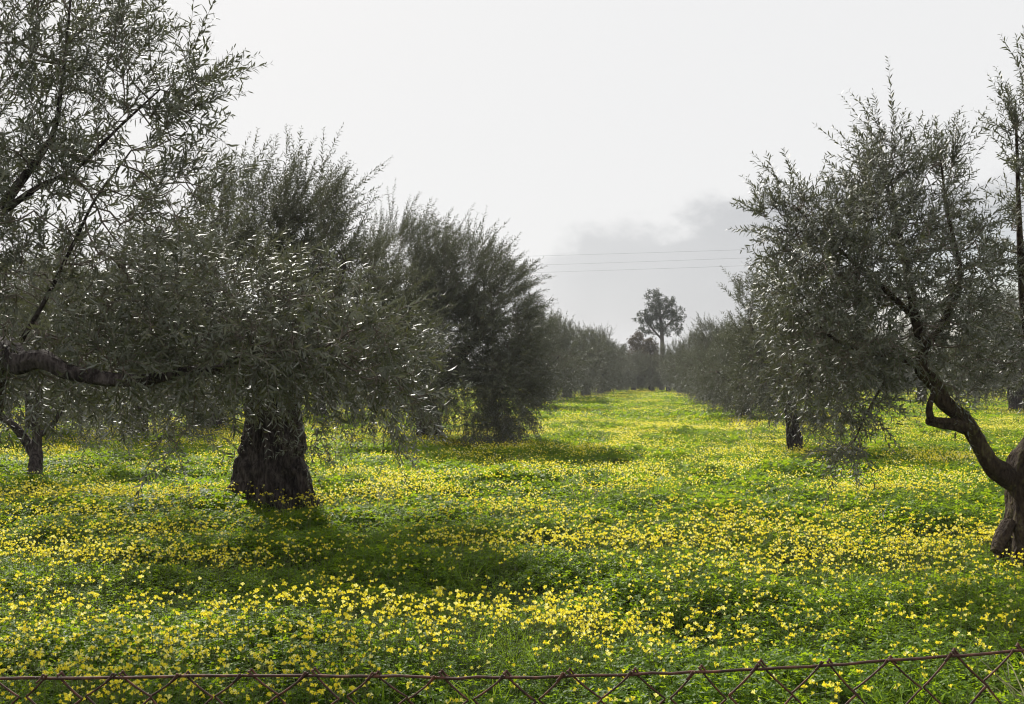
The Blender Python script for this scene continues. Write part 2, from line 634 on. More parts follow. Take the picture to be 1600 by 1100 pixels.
def make_crown(g, lobes, seeds, shoots_per=2.0, shoot_len=(.28, .6), leaf_len=.056, leaf_w=.0125, spacing=.022,
               shape=4, wind=(0.25, 0, 0.1), top_boost=1.5, droop=1.0, shell=4.0, twig_mat=1):
    """lobes: (centre, radii, count). Grows branches to points in the lobes, then leafy shoots."""
    pts, cen, rel, rad3 = [], [], [], []
    for c, r, n in lobes:
        u = norm(rng.normal(size=(n, 3)))
        q = u * (rng.random((n, 1)) ** (1 / shell))
        pts.append(np.asarray(c) + q * np.asarray(r))
        rel.append(q)
    pts, rel = np.vstack(pts), np.vstack(rel)
    zmin, zmax = np.percentile(pts[:, 2], 3), np.percentile(pts[:, 2], 97)
    hz = np.clip((pts[:, 2] - zmin) / (zmax - zmin + 1e-6), 0, 1)
    allp, parent, order = grow(pts, seeds)
    S = len(seeds)
    # jitter so that branches are not straight, then radii by the pipe model
    acc = np.zeros(len(allp))
    for i in reversed(order):
        a = max(acc[i], 1.0)
        acc[i] = a
        acc[parent[i]] += a
    r = np.minimum(.0026 * acc ** 0.46, .035)
    ch = np.array(order)
    A, B = allp[parent[ch]], allp[ch]
    dist = np.linalg.norm(B - A, axis=1)
    mid = (A + B) / 2 + rng.normal(size=A.shape) * (dist * .07)[:, None] - np.array([0, 0, 1]) * (dist * .05)[:, None]
    ra = np.minimum(r[parent[ch]], r[ch] * 1.6 + .001)
    rm = (ra + r[ch]) / 2
    prisms(g, A, mid, ra, rm, 5, twig_mat)
    prisms(g, mid, B, rm, r[ch], 5, twig_mat)
    # leafy shoots
    n = len(pts)
    k = rng.poisson(shoots_per, n) + (acc[S:] < 1.5)
    src = np.repeat(np.arange(n), k)
    m = len(src)
    bd = norm(pts - allp[parent[S:]])
    base = pts[src] - bd[src] * (rng.random((m, 1)) * .12)
    h = hz[src][:, None]
    out = norm(rel[src] + 1e-6)
    up = np.array([0, 0, 1.0])
    d0 = bd[src] * .35 + out * .55 + up * (h * 1.25 - .25) + np.asarray(wind) * (.4 + h) + rng.normal(size=(m, 3)) * .42
    d0 = norm(d0)
    length = rng.uniform(*shoot_len, m) * (1 + (top_boost - 1) * hz[src] ** 2 * rng.random(m))
    sag = up * (-(1 - h) * droop * rng.uniform(.3, 1.3, (m, 1)) - .12) + np.asarray(wind) * h * .5 + rng.normal(size=(m, 3)) * .15
    L = length[:, None]

    def at(i, s):
        return base[i] + d0[i] * s + .5 * sag[i] * s ** 2 / L[i] * 1.0

    # shoot axes, three segments each
    idx = np.arange(m)
    rr = .0019 + .0011 * rng.random(m)
    prev = at(idx, 0 * L)
    for q in range(3):
        nx = at(idx, L * (q + 1) / 3)
        prisms(g, prev, nx, rr * (1 - .25 * q), rr * (1 - .25 * (q + 1)), 3, twig_mat)
        prev = nx
    # leaves in opposite pairs, each pair turned a quarter from the last
    npair = np.maximum((length / spacing).astype(int), 3)
    sh = np.repeat(idx, npair)
    pi_ = np.arange(len(sh)) - np.repeat(np.cumsum(npair) - npair, npair)
    s = ((pi_ + .8) / npair[sh]) * length[sh] + rng.normal(size=len(sh)) * .004
    sh2, pi2, s2 = np.repeat(sh, 2), np.repeat(pi_, 2), np.repeat(s, 2)[:, None]
    side = np.tile([0, np.pi], len(sh))
    keep = (rng.random(len(sh2)) < .90) & (s2[:, 0] > .12 * length[sh2] * rng.random(len(sh2)))
    sh2, pi2, s2, side = sh2[keep], pi2[keep], s2[keep], side[keep]
    pos = at(sh2, s2)
    tan = norm(d0[sh2] + sag[sh2] * s2 / L[sh2])
    ref = norm(np.where(np.abs(tan[:, 2:3]) > .95, np.array([[1.0, 0, 0]]), np.array([[0, 0, 1.0]])))
    e1 = norm(np.cross(tan, ref))
    e2 = np.cross(tan, e1)
    ph = (rng.random(m) * 6.28)[sh2] + pi2 * np.pi / 2 + side + rng.normal(size=len(sh2)) * .3
    rad = e1 * np.cos(ph)[:, None] + e2 * np.sin(ph)[:, None]
    ang = rng.normal(.80, .22, len(sh2))[:, None]
    ld = norm(tan * np.cos(ang) + rad * np.sin(ang) + np.array([0, 0, -.10]) + np.asarray(wind) * .25)
    nr = norm(tan - ld * np.sum(tan * ld, 1, keepdims=True) + rng.normal(size=ld.shape) * .28 + np.array([0, 0, .25]))
    f = s2[:, 0] / length[sh2]
    size = rng.uniform(.72, 1.2, len(sh2)) * np.where(f > .86, .62, 1)
    lr = np.clip(rng.random(len(sh2)) * .6 + (rng.random(m) * .4)[sh2], 0, 1)
    leaves(g, pos, ld, nr, leaf_len * size, leaf_w * size * rng.uniform(.8, 1.2, len(sh2)), shape, 0, lr, bend=.14)
    return len(sh2)


def lobe(px, py, Y, rx, ry, dep, n):
    k = Y / 1600
    return (P(px, py, Y), (rx * k, dep, ry * k), n)


TREE_N = 0


def tree(base, trunk_specs, lobes, label, group, bark=None, name='olive_tree', **kw):
    """base: world point. trunk_specs: list of dict(part, pts, rad, ...) in world coords. Everything is built relative to base."""
    global rng, TREE_N
    TREE_N += 1
    rng = np.random.default_rng(1000 + TREE_N)      # every tree keeps its shape when another one changes
    base = np.asarray(base, float)
    root = empty(name, base)
    tag(root, label, 'tree', group)
    seeds = []
    for i, t in enumerate(trunk_specs):
        g = Geo()
        pts = np.asarray(t['pts']) - base
        path, r = tube(g, pts, t['rad'], t.get('seg', 14), t.get('step', .05), t.get('rough', .25), t.get('seed', i * 7 + 3),
                       0, t.get('flare', 0), t.get('ridges', 6))
        for kn in t.get('knots', ()):
            pp, rr = catmull(np.asarray(kn[0]) - base, kn[1], .03)
            tube(g, np.asarray(kn[0]) - base, kn[1], 16, .025, .4, 5, 0)
        g.build(t['part'], [bark or M_BARK], root)
        if t.get('seed_from') is not None:
            a = int(len(path) * t['seed_from'])
            seeds.append(path[a::2])
    g = Geo()
    seeds = np.vstack(seeds)
    nl = make_crown(g, [(np.asarray(c) - base, r, n) for c, r, n in lobes], seeds, **kw)
    o = g.build('crown', [kw.get('leaf_mat', M_OLIVE), M_TWIG], root)
    o['kind'] = 'stuff'
    return root


def gp(px, Y):
    """ground point under image column px, Y metres ahead"""
    x = (px - 800) / 1600 * Y
    return np.array([x, Y, float(ground_h(x, Y))])


# --- the tree at the left edge: trunk out of the picture, boughs reaching in
b = gp(-150, 6.7)
b[2] -= .1
fork = P(-38, 585, 6.7)
tree(b, [
    dict(part='trunk', pts=[b, b + [.02, 0, .45], P(-118, 760, 6.7), P(-70, 660, 6.7), fork, P(-20, 548, 6.7)], rad=[.33, .29, .25, .22, .17, .12],
         seg=30, step=.04, rough=.28, flare=.6, seed=2),
    dict(part='limb', pts=[P(-42, 570, 6.7), P(5, 544, 6.4), P(30, 566, 6.2), P(66, 562, 6.1), P(110, 582, 6.05), P(180, 594, 6.0), P(232, 592, 6.05), P(290, 580, 6.12),
                           P(340, 577, 6.2), P(385, 556, 6.25), P(440, 550, 6.3), P(520, 540, 6.35)],
         rad=[.11, .085, .068, .055, .045, .037, .031, .027, .023, .016, .011, .007], seg=16, step=.03, rough=.42, seed=5, seed_from=.12),
    dict(part='limb', pts=[P(-40, 580, 6.7), P(-48, 450, 6.8), P(-5, 338, 6.8), P(48, 262, 6.8), P(84, 205, 6.8), P(98, 120, 6.8), P(108, 20, 6.8), P(118, -80, 6.8)],
         rad=[.10, .058, .036, .026, .018, .012, .009, .006], seg=12, rough=.2, seed=9, seed_from=.25),
    dict(part='limb', pts=[P(5, 330, 6.8), P(60, 292, 6.75), P(120, 262, 6.7), P(190, 195, 6.6), P(250, 140, 6.5)], rad=[.024, .018, .013, .009, .005], seg=8, rough=.15,
         seed=12, seed_from=.2),
    dict(part='limb', pts=[P(20, 555, 6.65), P(70, 470, 6.5), P(120, 370, 6.4), P(150, 310, 6.3), P(205, 235, 6.3)], rad=[.018, .014, .011, .008, .005], seg=8, rough=.15,
         seed=14, seed_from=.2),
], [
    lobe(70, 20, 6.8, 120, 110, .8, 84), lobe(20, 150, 6.8, 110, 110, .7, 56), lobe(225, 120, 6.6, 75, 90, .5, 40), lobe(170, 230, 6.6, 150, 110, .7, 64), lobe(325, 150, 6.5, 25, 22, .2, 5),
    lobe(285, 185, 6.5, 40, 40, .3, 10), lobe(100, 340, 6.6, 150, 80, .7, 58), lobe(290, 330, 6.5, 75, 60, .5, 26),
    lobe(110, 470, 6.8, 190, 90, .9, 165), lobe(320, 485, 6.7, 160, 85, .8, 120), lobe(500, 510, 6.5, 110, 80, .6, 95), lobe(590, 560, 6.3, 60, 60, .35, 36), lobe(640, 615, 6.35, 35, 25, .2, 10),
    lobe(380, 560, 6.5, 170, 45, .5, 70), lobe(100, 590, 6.7, 120, 32, .5, 34), lobe(-120, 300, 6.9, 130, 300, .9, 120), lobe(280, 680, 6.4, 25, 40, .2, 5), lobe(200, 545, 6.3, 150, 36, .25, 24), lobe(165, 565, 5.9, 60, 22, .12, 12), lobe(400, 540, 6.05, 90, 30, .15, 20),
], 'large olive tree reaching in from the left edge on a long crooked bough', 'olive trees of the grove', shape=6, shoots_per=1.35, shoot_len=(.2, .5),
    wind=(.25, 0, .12), droop=.35, leaf_len=.066, leaf_w=.0128, spacing=.025)

# --- the old tree with the broad flared trunk
b = gp(425, 12.6)
b[2] -= .1
tree(b, [
    dict(part='trunk', pts=[b, b + [-.01, 0, .25], P(420, 725, 12.6), P(424, 680, 12.6), P(428, 640, 12.6), P(425, 600, 12.6), P(420, 560, 12.6)],
         rad=[.355, .35, .34, .315, .29, .27, .2], seg=64, step=.025, rough=.48, flare=.5, ridges=11, seed=4, seed_from=.85,
         knots=[([P(402, 715, 12.5), P(385, 748, 12.45), P(366, 772, 12.4), P(340, 785, 12.35), P(322, 796, 12.3)], [.15, .15, .12, .08, .03]),
                ([P(458, 722, 12.5), P(470, 750, 12.4), P(480, 772, 12.35), P(496, 790, 12.3)], [.13, .13, .10, .04]),
                ([P(425, 735, 12.35), P(424, 765, 12.25), P(418, 792, 12.15)], [.12, .13, .06])]),
    dict(part='limb', pts=[P(408, 610, 12.6), P(370, 540, 11.8), P(330, 480, 11.7), P(310, 420, 11.7)], rad=[.2, .13, .08, .03], seg=14, seed=6, seed_from=.3),
    dict(part='limb', pts=[P(440, 610, 12.6), P(480, 530, 11.8), P(520, 470, 11.7), P(540, 400, 11.6)], rad=[.2, .13, .08, .03], seg=14, seed=7, seed_from=.3),
    dict(part='limb', pts=[P(425, 600, 12), P(425, 500, 12.2), P(430, 420, 12.4), P(445, 350, 12.4)], rad=[.2, .12, .07, .03], seg=14, seed=8, seed_from=.3),
    dict(part='limb', pts=[P(450, 600, 11.8), P(510, 565, 11.5), P(580, 560, 11.3), P(640, 580, 11.2)], rad=[.13, .08, .05, .02], seg=10, seed=10, seed_from=.3),
], [
    lobe(400, 380, 12, 90, 80, 1.3, 170), lobe(480, 370, 12, 55, 75, .9, 100), lobe(370, 470, 11.8, 130, 90, 1.5, 180), lobe(520, 470, 11.8, 90, 90, 1.4, 145),
    lobe(300, 560, 11.7, 120, 70, 1.3, 120), lobe(570, 560, 11.5, 80, 70, 1.1, 120), lobe(610, 500, 11.7, 55, 60, .8, 70), lobe(440, 540, 11.4, 120, 45, 1.0, 95), lobe(600, 640, 11.3, 55, 30, .5, 24),
    lobe(275, 690, 11.5, 16, 36, .2, 8), lobe(490, 680, 11.3, 28, 28, .25, 9), lobe(190, 600, 12.5, 80, 60, 1.2, 50),
], 'old olive tree with a thick dark flaring trunk among the flowers', 'olive trees of the grove', shape=4, shoots_per=1.75, droop=.7, shoot_len=(.25, .55),
    wind=(.35, 0, .2), top_boost=1.7, leaf_len=.06, leaf_w=.0145, spacing=.023)

# --- third tree of the left row, crown sloping down to the right
b = gp(672, 24)
b[2] -= .1
tree(b, [
    dict(part='trunk', pts=[b, b + [0, 0, .5], P(668, 630, 24), P(672, 590, 24), P(680, 560, 24)], rad=[.26, .25, .24, .22, .16], seg=24, step=.06, flare=.7, seed=21, seed_from=.8),
    dict(part='limb', pts=[P(675, 600, 24), P(640, 540, 24), P(620, 470, 24)], rad=[.16, .1, .04], seg=10, seed=22, seed_from=.3),
    dict(part='limb', pts=[P(680, 600, 24), P(730, 545, 23.5), P(770, 490, 23)], rad=[.16, .1, .04], seg=10, seed=23, seed_from=.3),
    dict(part='limb', pts=[P(690, 590, 24), P(760, 590, 22.8), P(800, 620, 22)], rad=[.13, .08, .04], seg=10, seed=24, seed_from=.3),
], [
    lobe(635, 430, 24, 75, 75, 2.0, 330), lobe(715, 445, 23.5, 80, 70, 2.0, 340), lobe(680, 540, 23.5, 120, 80, 2.4, 420), lobe(700, 520, 23, 60, 65, 1.2, 230), lobe(650, 590, 23, 60, 40, 1.2, 60), lobe(780, 500, 23, 50, 85, 1.6, 290),
    lobe(795, 610, 22.4, 48, 65, 1.3, 330), lobe(725, 615, 22.4, 60, 45, 1.2, 120), lobe(820, 560, 22.4, 24, 60, .8, 70), lobe(590, 590, 24, 50, 60, 1.5, 110), lobe(770, 675, 21.8, 42, 22, .7, 44),
], 'full olive tree behind the thick trunk, its crown sloping down right to the grass', 'olive trees of the grove', shape=4, shoots_per=1.6, shoot_len=(.3, .62),
    wind=(.42, 0, .15), top_boost=1.8, leaf_len=.085, leaf_w=.02, spacing=.032)

# --- the crooked tree at the right edge
b = gp(1594, 8.7)
b[2] -= .1
fk = P(1602, 735, 8.7)
tree(b, [
    dict(part='trunk', pts=[b, b + [0, 0, .2], P(1600, 800, 8.7), fk, P(1606, 712, 8.7), P(1616, 680, 8.75)], rad=[.185, .17, .15, .155, .12, .07],
         seg=40, step=.025, rough=.38, flare=.5, ridges=8, seed=31,
         knots=[([P(1576, 815, 8.6), P(1564, 838, 8.52), P(1556, 862, 8.45)], [.05, .055, .045])]),
    dict(part='limb', pts=[P(1598, 758, 8.7), P(1572, 744, 8.66), P(1546, 722, 8.62), P(1524, 682, 8.58), P(1504, 652, 8.55), P(1474, 628, 8.5), P(1462, 600, 8.5), P(1440, 578, 8.5),
                           P(1441, 545, 8.5), P(1432, 500, 8.5), P(1420, 440, 8.5), P(1405, 360, 8.55), P(1392, 280, 8.6)],
         rad=[.10, .085, .073, .065, .062, .058, .052, .046, .040, .035, .028, .018, .008], seg=20, step=.025, rough=.40, seed=33, seed_from=.48,
         knots=[([P(1510, 668, 8.55), P(1488, 663, 8.5), P(1466, 661, 8.46), P(1450, 657, 8.45)], [.06, .05, .045, .042]), ([P(1457, 660, 8.46), P(1452, 645, 8.45), P(1454, 628, 8.46), P(1460, 612, 8.48)], [.04, .034, .026, .02])]),
    dict(part='limb', pts=[P(1602, 728, 8.7), P(1618, 690, 8.75), P(1630, 640, 8.8), P(1615, 560, 8.8), P(1598, 450, 8.8), P(1592, 330, 8.8), P(1588, 200, 8.8)],
         rad=[.12, .09, .075, .055, .035, .02, .01], seg=14, rough=.2, seed=35, seed_from=.35),
    dict(part='limb', pts=[P(1440, 575, 8.5), P(1400, 558, 8.4), P(1345, 548, 8.3), P(1290, 520, 8.3), P(1250, 470, 8.4)], rad=[.03, .023, .018, .012, .006], seg=9, rough=.2, seed=37, seed_from=.15),
    dict(part='limb', pts=[P(1440, 550, 8.5), P(1475, 500, 8.6), P(1500, 430, 8.7), P(1480, 330, 8.8), P(1470, 250, 8.8)], rad=[.04, .03, .022, .014, .007], seg=9, rough=.15, seed=38, seed_from=.15),
    dict(part='limb', pts=[P(1405, 560, 8.42), P(1380, 600, 8.3), P(1352, 650, 8.2), P(1335, 690, 8.2)], rad=[.016, .011, .008, .005], seg=6, rough=.1, seed=39, seed_from=.5),
    dict(part='limb', pts=[P(1432, 500, 8.5), P(1370, 440, 8.5), P(1300, 380, 8.6), P(1240, 320, 8.6)], rad=[.03, .02, .014, .007], seg=8, rough=.15, seed=40, seed_from=.15),
    dict(part='limb', pts=[P(1612, 600, 8.8), P(1660, 520, 8.9), P(1700, 420, 8.9)], rad=[.04, .025, .01], seg=8, rough=.15, seed=41, seed_from=.15),
], [
    lobe(1385, 285, 8.6, 36, 78, .45, 66), lobe(1462, 318, 8.75, 28, 78, .4, 46), lobe(1335, 290, 8.6, 20, 50, .3, 16), lobe(1232, 340, 8.6, 36, 55, .4, 34), lobe(1320, 385, 8.6, 90, 75, .8, 100),
    lobe(1420, 410, 8.6, 120, 85, 1.0, 150), lobe(1270, 450, 8.5, 75, 90, .9, 125), lobe(1390, 510, 8.4, 130, 75, 1.0, 190), lobe(1520, 430, 8.8, 36, 60, .5, 38),
    lobe(1285, 560, 8.4, 75, 60, .8, 85), lobe(1345, 630, 8.2, 45, 40, .35, 22), lobe(1330, 700, 8.2, 34, 26, .25, 14), lobe(1500, 555, 8.7, 70, 40, .6, 45),
    lobe(1600, 200, 8.8, 20, 95, .25, 26), lobe(1655, 330, 8.9, 60, 160, .6, 90), lobe(1575, 430, 8.8, 22, 70, .3, 18), lobe(1640, 540, 8.9, 80, 60, .6, 60), lobe(1510, 610, 8.5, 30, 16, .2, 7),
], 'crooked olive tree at the right edge with a forked bent trunk and sawn stub', 'olive trees of the grove', bark=M_BARK_WARM, shape=6, shoots_per=1.65, shoot_len=(.18, .42),
    wind=(.05, 0, .15), top_boost=1.5, droop=.8, leaf_len=.060, leaf_w=.0128, spacing=.0225)

# --- slim young tree on the left, trunk forking in a V
b = gp(57, 15.2)
b[2] -= .1
tree(b, [
    dict(part='trunk', pts=[b, b + [0, 0, .3], P(56, 705, 15.4), P(50, 692, 15.4)], rad=[.098, .09, .085, .07], seg=18, step=.05, flare=.4, seed=51),
    dict(part='limb', pts=[P(55, 712, 15.4), P(38, 685, 15.4), P(18, 662, 15.3), P(-10, 640, 15.3), P(-30, 600, 15.3)], rad=[.08, .065, .055, .045, .02], seg=10, seed=52, seed_from=.4),
    dict(part='limb', pts=[P(56, 708, 15.4), P(58, 680, 15.4), P(54, 660, 15.4), P(60, 640, 15.4), P(60, 590, 15.4)], rad=[.085, .07, .06, .05, .02], seg=10, seed=53, seed_from=.4),
    dict(part='limb', pts=[P(57, 682, 15.4), P(75, 672, 15.4), P(88, 655, 15.4), P(105, 620, 15.4), P(130, 580, 15.5)], rad=[.055, .045, .04, .03, .015], seg=10, seed=54, seed_from=.4),
], [lobe(50, 545, 15.4, 130, 52, 1.4, 270), lobe(150, 630, 16.2, 50, 32, .8, 60), lobe(30, 480, 15.5, 90, 60, 1.1, 100)],
    'slim olive tree at far left with a dark trunk forking in a V', 'olive trees of the grove', shape=4, shoots_per=1.5, leaf_len=.07, leaf_w=.017, spacing=.03)

# --- second tree of the right row
b = gp(1240, 21)
b[2] -= .1
tree(b, [
    dict(part='trunk', pts=[b, b + [0, 0, .4], P(1236, 650, 21), P(1228, 610, 21), P(1225, 570, 21)], rad=[.15, .14, .13, .13, .09], seg=18, step=.05, flare=.5, seed=61, seed_from=.6),
    dict(part='limb', pts=[P(1228, 610, 21), P(1190, 560, 21), P(1170, 500, 21)], rad=[.09, .06, .03], seg=9, seed=62, seed_from=.3),
    dict(part='limb', pts=[P(1230, 610, 21), P(1270, 550, 21), P(1280, 480, 21)], rad=[.09, .06, .03], seg=9, seed=63, seed_from=.3),
], [lobe(1185, 510, 21, 42, 70, 1.4, 130), lobe(1230, 560, 21, 90, 85, 2.0, 300), lobe(1180, 600, 20.6, 40, 40, 1.0, 70), lobe(1290, 570, 21, 60, 80, 1.6, 150), lobe(1290, 640, 20.6, 40, 26, .8, 40)],
    'olive tree with a short leaning trunk, second in the right-hand row', 'olive trees of the grove', shape=4, shoots_per=1.6, leaf_len=.08, leaf_w=.019, spacing=.032,
    wind=(-.05, 0, .15))


# --- the rest of the grove, grown in a few habits and planted one by one
def habit(seed, h, w, trunk_r, low):
    """generic olive at the origin"""
    global rng
    keep, rng = rng, np.random.default_rng(seed)
    b = np.zeros(3)
    b[2] = -.1
    th = h * .26
    sp = [dict(part='trunk', pts=[b, b + [0, 0, .4], [rng.normal() * .12, 0, th * .7 + .1], [rng.normal() * .15, rng.normal() * .1, th + .2]],
               rad=[trunk_r, trunk_r * .95, trunk_r * .85, trunk_r * .6], seg=16, step=.1, flare=.7, seed=seed, seed_from=.85)]
    lobes = []
    a0 = rng.random() * 6
    for k in range(5):
        a = a0 + k * 1.26 + rng.normal() * .25
        e = np.array([math.cos(a) * w * .55, math.sin(a) * w * .55, h * rng.uniform(.5, .62)])
        sp.append(dict(part='limb', pts=[np.array([0, 0, th]), np.array([e[0] * .5, e[1] * .5, h * .4]), e], rad=[trunk_r * .55, trunk_r * .3, .02], seg=8, step=.2, rough=.15,
                       seed=seed + k, seed_from=.3))
        lobes.append((e + [0, 0, -.1 * h + rng.normal() * .1], (w * .5, w * .5, h * rng.uniform(.2, .27)), 105))
        if k % 2 == 0:
            lobes.append((np.array([e[0] * 1.15, e[1] * 1.15, low + .35]), (w * .35, w * .35, .4), 34))
    for k in range(3):
        a = rng.random() * 6.28
        lobes.append((np.array([math.cos(a) * w * .25, math.sin(a) * w * .25, h * rng.uniform(.68, .78)]), (w * .32, w * .32, h * .17), 70))
    r = tree(b, sp, lobes, None, None, shape=4, shoots_per=1.3, shoot_len=(.35, .75), wind=(.25, 0, .15), top_boost=1.7, leaf_len=.13, leaf_w=.034, spacing=.055)
    rng = keep
    return r


HAB = [habit(101, 5.2, 2.5, .30, .7), habit(102, 5.8, 2.6, .26, .9), habit(103, 4.7, 2.3, .34, 1.0), habit(104, 5.4, 2.2, .24, .6)]
HAB_USED = [False] * len(HAB)


def plant(k, x, y, rot, s, label, group):
    src = HAB[k]
    if HAB_USED[k]:
        r = src.copy()
        COL.objects.link(r)
        for ch in list(src.children):
            c = ch.copy()
            COL.objects.link(c)
            c.parent = r
    else:
        r = src
        HAB_USED[k] = True
    r.location = (x, y, float(ground_h(x, y)) - .05)
    r.rotation_euler = (0, 0, rot)
    r.scale = (s, s, s)
    for key in ('label', 'category', 'group'):
        if key in r:
            del r[key]
    tag(r, label, 'tree', group)
    return r


G = 'olive trees of the grove'
spots = [
    # k, px, Y, rot, scale, label
    (1, 838, 47, .3, 0.84, 'olive tree with a dark trunk at the left edge of the flowery aisle'),
    (3, 862, 60, 1.3, 0.98, 'olive tree down the left row with upright feathery tips'),
    (0, 915, 74, 2.1, 0.98, 'rounded olive tree near the far end of the left row'),
    (0, 886, 66, 2.9, 0.98, 'broad olive tree behind the feathery one in the left row'),
    (1, 938, 84, 4.4, 0.98, 'pointed olive tree in the far left row against the grey cloud'),
    (1, 1140, 44, 1.2, 0.66, 'olive tree in the right row close behind the low dense one'),
    (2, 1106, 60, .2, 0.95, 'dense round olive tree deep in the right row'),
    (3, 966, 106, 2.2, 0.86, 'last low olive tree of the left row beside the hazy gap'),
    (0, 990, 101, .4, .78, 'low olive tree closing the aisle just left of the eucalyptus stem'),
    (2, 1018, 98, 3.4, .80, 'olive tree closing the aisle in front of the eucalyptus stem'),
    (1, 1044, 95, 5.4, .80, 'olive tree closing the aisle right of the eucalyptus stem'),
    (2, 948, 92, .9, 1.0, 'small far olive tree ending the left row below the bright gap'),
    (2, 1160, 36, .7, 0.75, 'low dense olive tree, third in the right row, hanging over the flowers'),
    (0, 1122, 52, 2.7, 0.87, 'olive tree in the right row with thin upright shoots on top'),
    (1, 1092, 68, 4.0, 0.8, 'olive tree in the right row just right of the tall feathery-crowned tree'),
    (3, 1062, 88, 5.0, 0.88, 'far olive tree at the end of the right row under the tall tree'),
    (1, 1440, 58, 1.9, .95, 'far olive tree whose dark flared trunk shows behind the crooked limb'),
    (2, 1592, 42, 3.3, 1.1, 'olive tree with a massive dark trunk at the right edge behind the fork'),
]
for k, px, Y, rot, s, lab in spots:
    plant(k, (px - 800) / 1600 * Y, Y, rot, s, lab, G)
back_left = [(3, 215, 24, .5, .95), (0, 60, 27, 1.5, .95), (2, 330, 30, 2.5, 1.0), (1, 500, 36, 3.5, .95), (2, 130, 40, 4.5, 1.0), (0, 300, 47, 5.2, 1.0), (3, 20, 52, .9, 1.0), (1, 590, 50, 1.1, 1.0)]
for k, px, Y, rot, s in back_left:
    plant(k, (px - 800) / 1600 * Y, Y, rot, s, 'olive tree in the back rows glimpsed under the left boughs', 'back row olive trees on the left')
back_right = [(0, 1330, 62, .4, 1.0), (3, 1240, 74, 1.6, 1.0), (2, 1520, 75, 2.6, 1.0), (1, 1390, 90, 3.2, 1.0), (2, 1180, 84, 4.2, .95), (0, 1290, 100, 5.1, 1.0), (3, 1500, 104, .2, 1.0), (1, 1660, 58, 2.2, 1.0)]
for k, px, Y, rot, s in back_right:
    plant(k, (px - 800) / 1600 * Y, Y, rot, s, 'olive tree in the distant rows glimpsed under the right crowns', 'distant olive trees on the right')


# --- tall eucalyptus and the brownish bushes at the end of the aisle
def far_crown(g, lobes, size, shape_w, mat=0):
    for c, r, n in lobes:
        u = norm(rng.normal(size=(n, 3))) * rng.random((n, 1)) ** (1 / 3.2)
        p = np.asarray(c) + u * np.asarray(r)
        d = norm(rng.normal(size=(n, 3)) + np.array([0, 0, -.5]))
        nr = norm(rng.normal(size=(n, 3)) + np.array([0, 0, .6]))
        leaves(g, p, d, nr, size * rng.uniform(.6, 1.3, n), size * shape_w * rng.uniform(.7, 1.2, n), 4, mat)


def clumps(px, py, Y, rx, ry, n, per, size):
    """many small leaf clumps filling one lobe of a far crown"""
    c, r, _ = lobe(px, py, Y, rx, ry, rx * Y / 1600, 0)
    u = norm(rng.normal(size=(n, 3))) * rng.random((n, 1)) ** (1 / 3.5)
    return [(np.asarray(c) + q * np.asarray(r), (size * rng.uniform(.6, 1.2),) * 2 + (size * .85 * rng.uniform(.6, 1.2),), per) for q in u]


def eucalyptus():
    Y = 105
    b = gp(1034, Y)
    root = empty('eucalyptus_tree', b)
    tag(root, 'tall eucalyptus with a bare stem and loose rounded crown above the far grove', 'tree')
    g = Geo()
    tube(g, np.array([b - [0, 0, .1], P(1035, 560, Y), P(1034, 520, Y), P(1031, 490, Y), P(1028, 465, Y)]) - b, [.3, .24, .19, .13, .05], 10, .4, .12, 3)
    g.build('trunk', [M_EUCA_BARK], root)
    for e in ([P(1034, 530, Y), P(1018, 512, Y), P(1006, 498, Y)], [P(1033, 520, Y), P(1046, 505, Y), P(1056, 492, Y)], [P(1031, 495, Y), P(1022, 480, Y), P(1018, 470, Y)],
              [P(1031, 500, Y), P(1040, 485, Y), P(1043, 470, Y)]):
        g = Geo()
        tube(g, np.array(e) - b, [.12, .08, .03], 7, .4, .1, 4)
        g.build('limb', [M_EUCA_BARK], root)
    L = []
    for px, py, rx, ry, n in ((1026, 468, 17, 16, 26), (1036, 484, 20, 14, 22), (1005, 497, 12, 9, 12), (1017, 490, 12, 10, 10), (1057, 491, 14, 11, 16), (1044, 512, 18, 12, 14),
                              (1020, 512, 14, 9, 9), (1046, 470, 9, 7, 7), (1030, 500, 16, 14, 12), (1058, 508, 10, 12, 8), (1008, 512, 10, 10, 6)):
        L += clumps(px, py, Y, rx * 1.12, ry * 1.12, int(n * 2.6), 22, .26)
    g = Geo()
    far_crown(g, [(np.asarray(c) - b, r, n) for c, r, n in L], .23, .34)
    o = g.build('crown', [M_EUCA], root)
    o['kind'] = 'stuff'


eucalyptus()


def bush(px, py, Y, rx, ry, label, mat, n=60):
    b = gp(px, Y)
    root = empty('wild_tree', b)
    tag(root, label, 'tree')
    g = Geo()
    top = P(px, py - ry * .3, Y)
    tube(g, np.array([b - [0, 0, .1], (b + top) / 2 + [.2, 0, 0], top]) - b, [.16, .1, .04], 8, .4, .12, 3)
    g.build('trunk', [M_BARK], root)
    g = Geo()
    far_crown(g, [(np.asarray(c) - b, r, k) for c, r, k in clumps(px, py, Y, rx, ry, n * 2, 34, .34)], .22, .4)
    o = g.build('crown', [mat], root)
    o['kind'] = 'stuff'


bush(996, 552, 112, 17, 36, 'brownish sparse tree just left of the tall eucalyptus', M_SHRUB, 90)
bush(972, 570, 118, 14, 32, 'small grey-green tree at the end of the aisle, in the gap', M_EUCA, 60)
bush(1016, 560, 110, 16, 34, 'dull olive-brown tree directly behind the eucalyptus stem', M_SHRUB, 80)


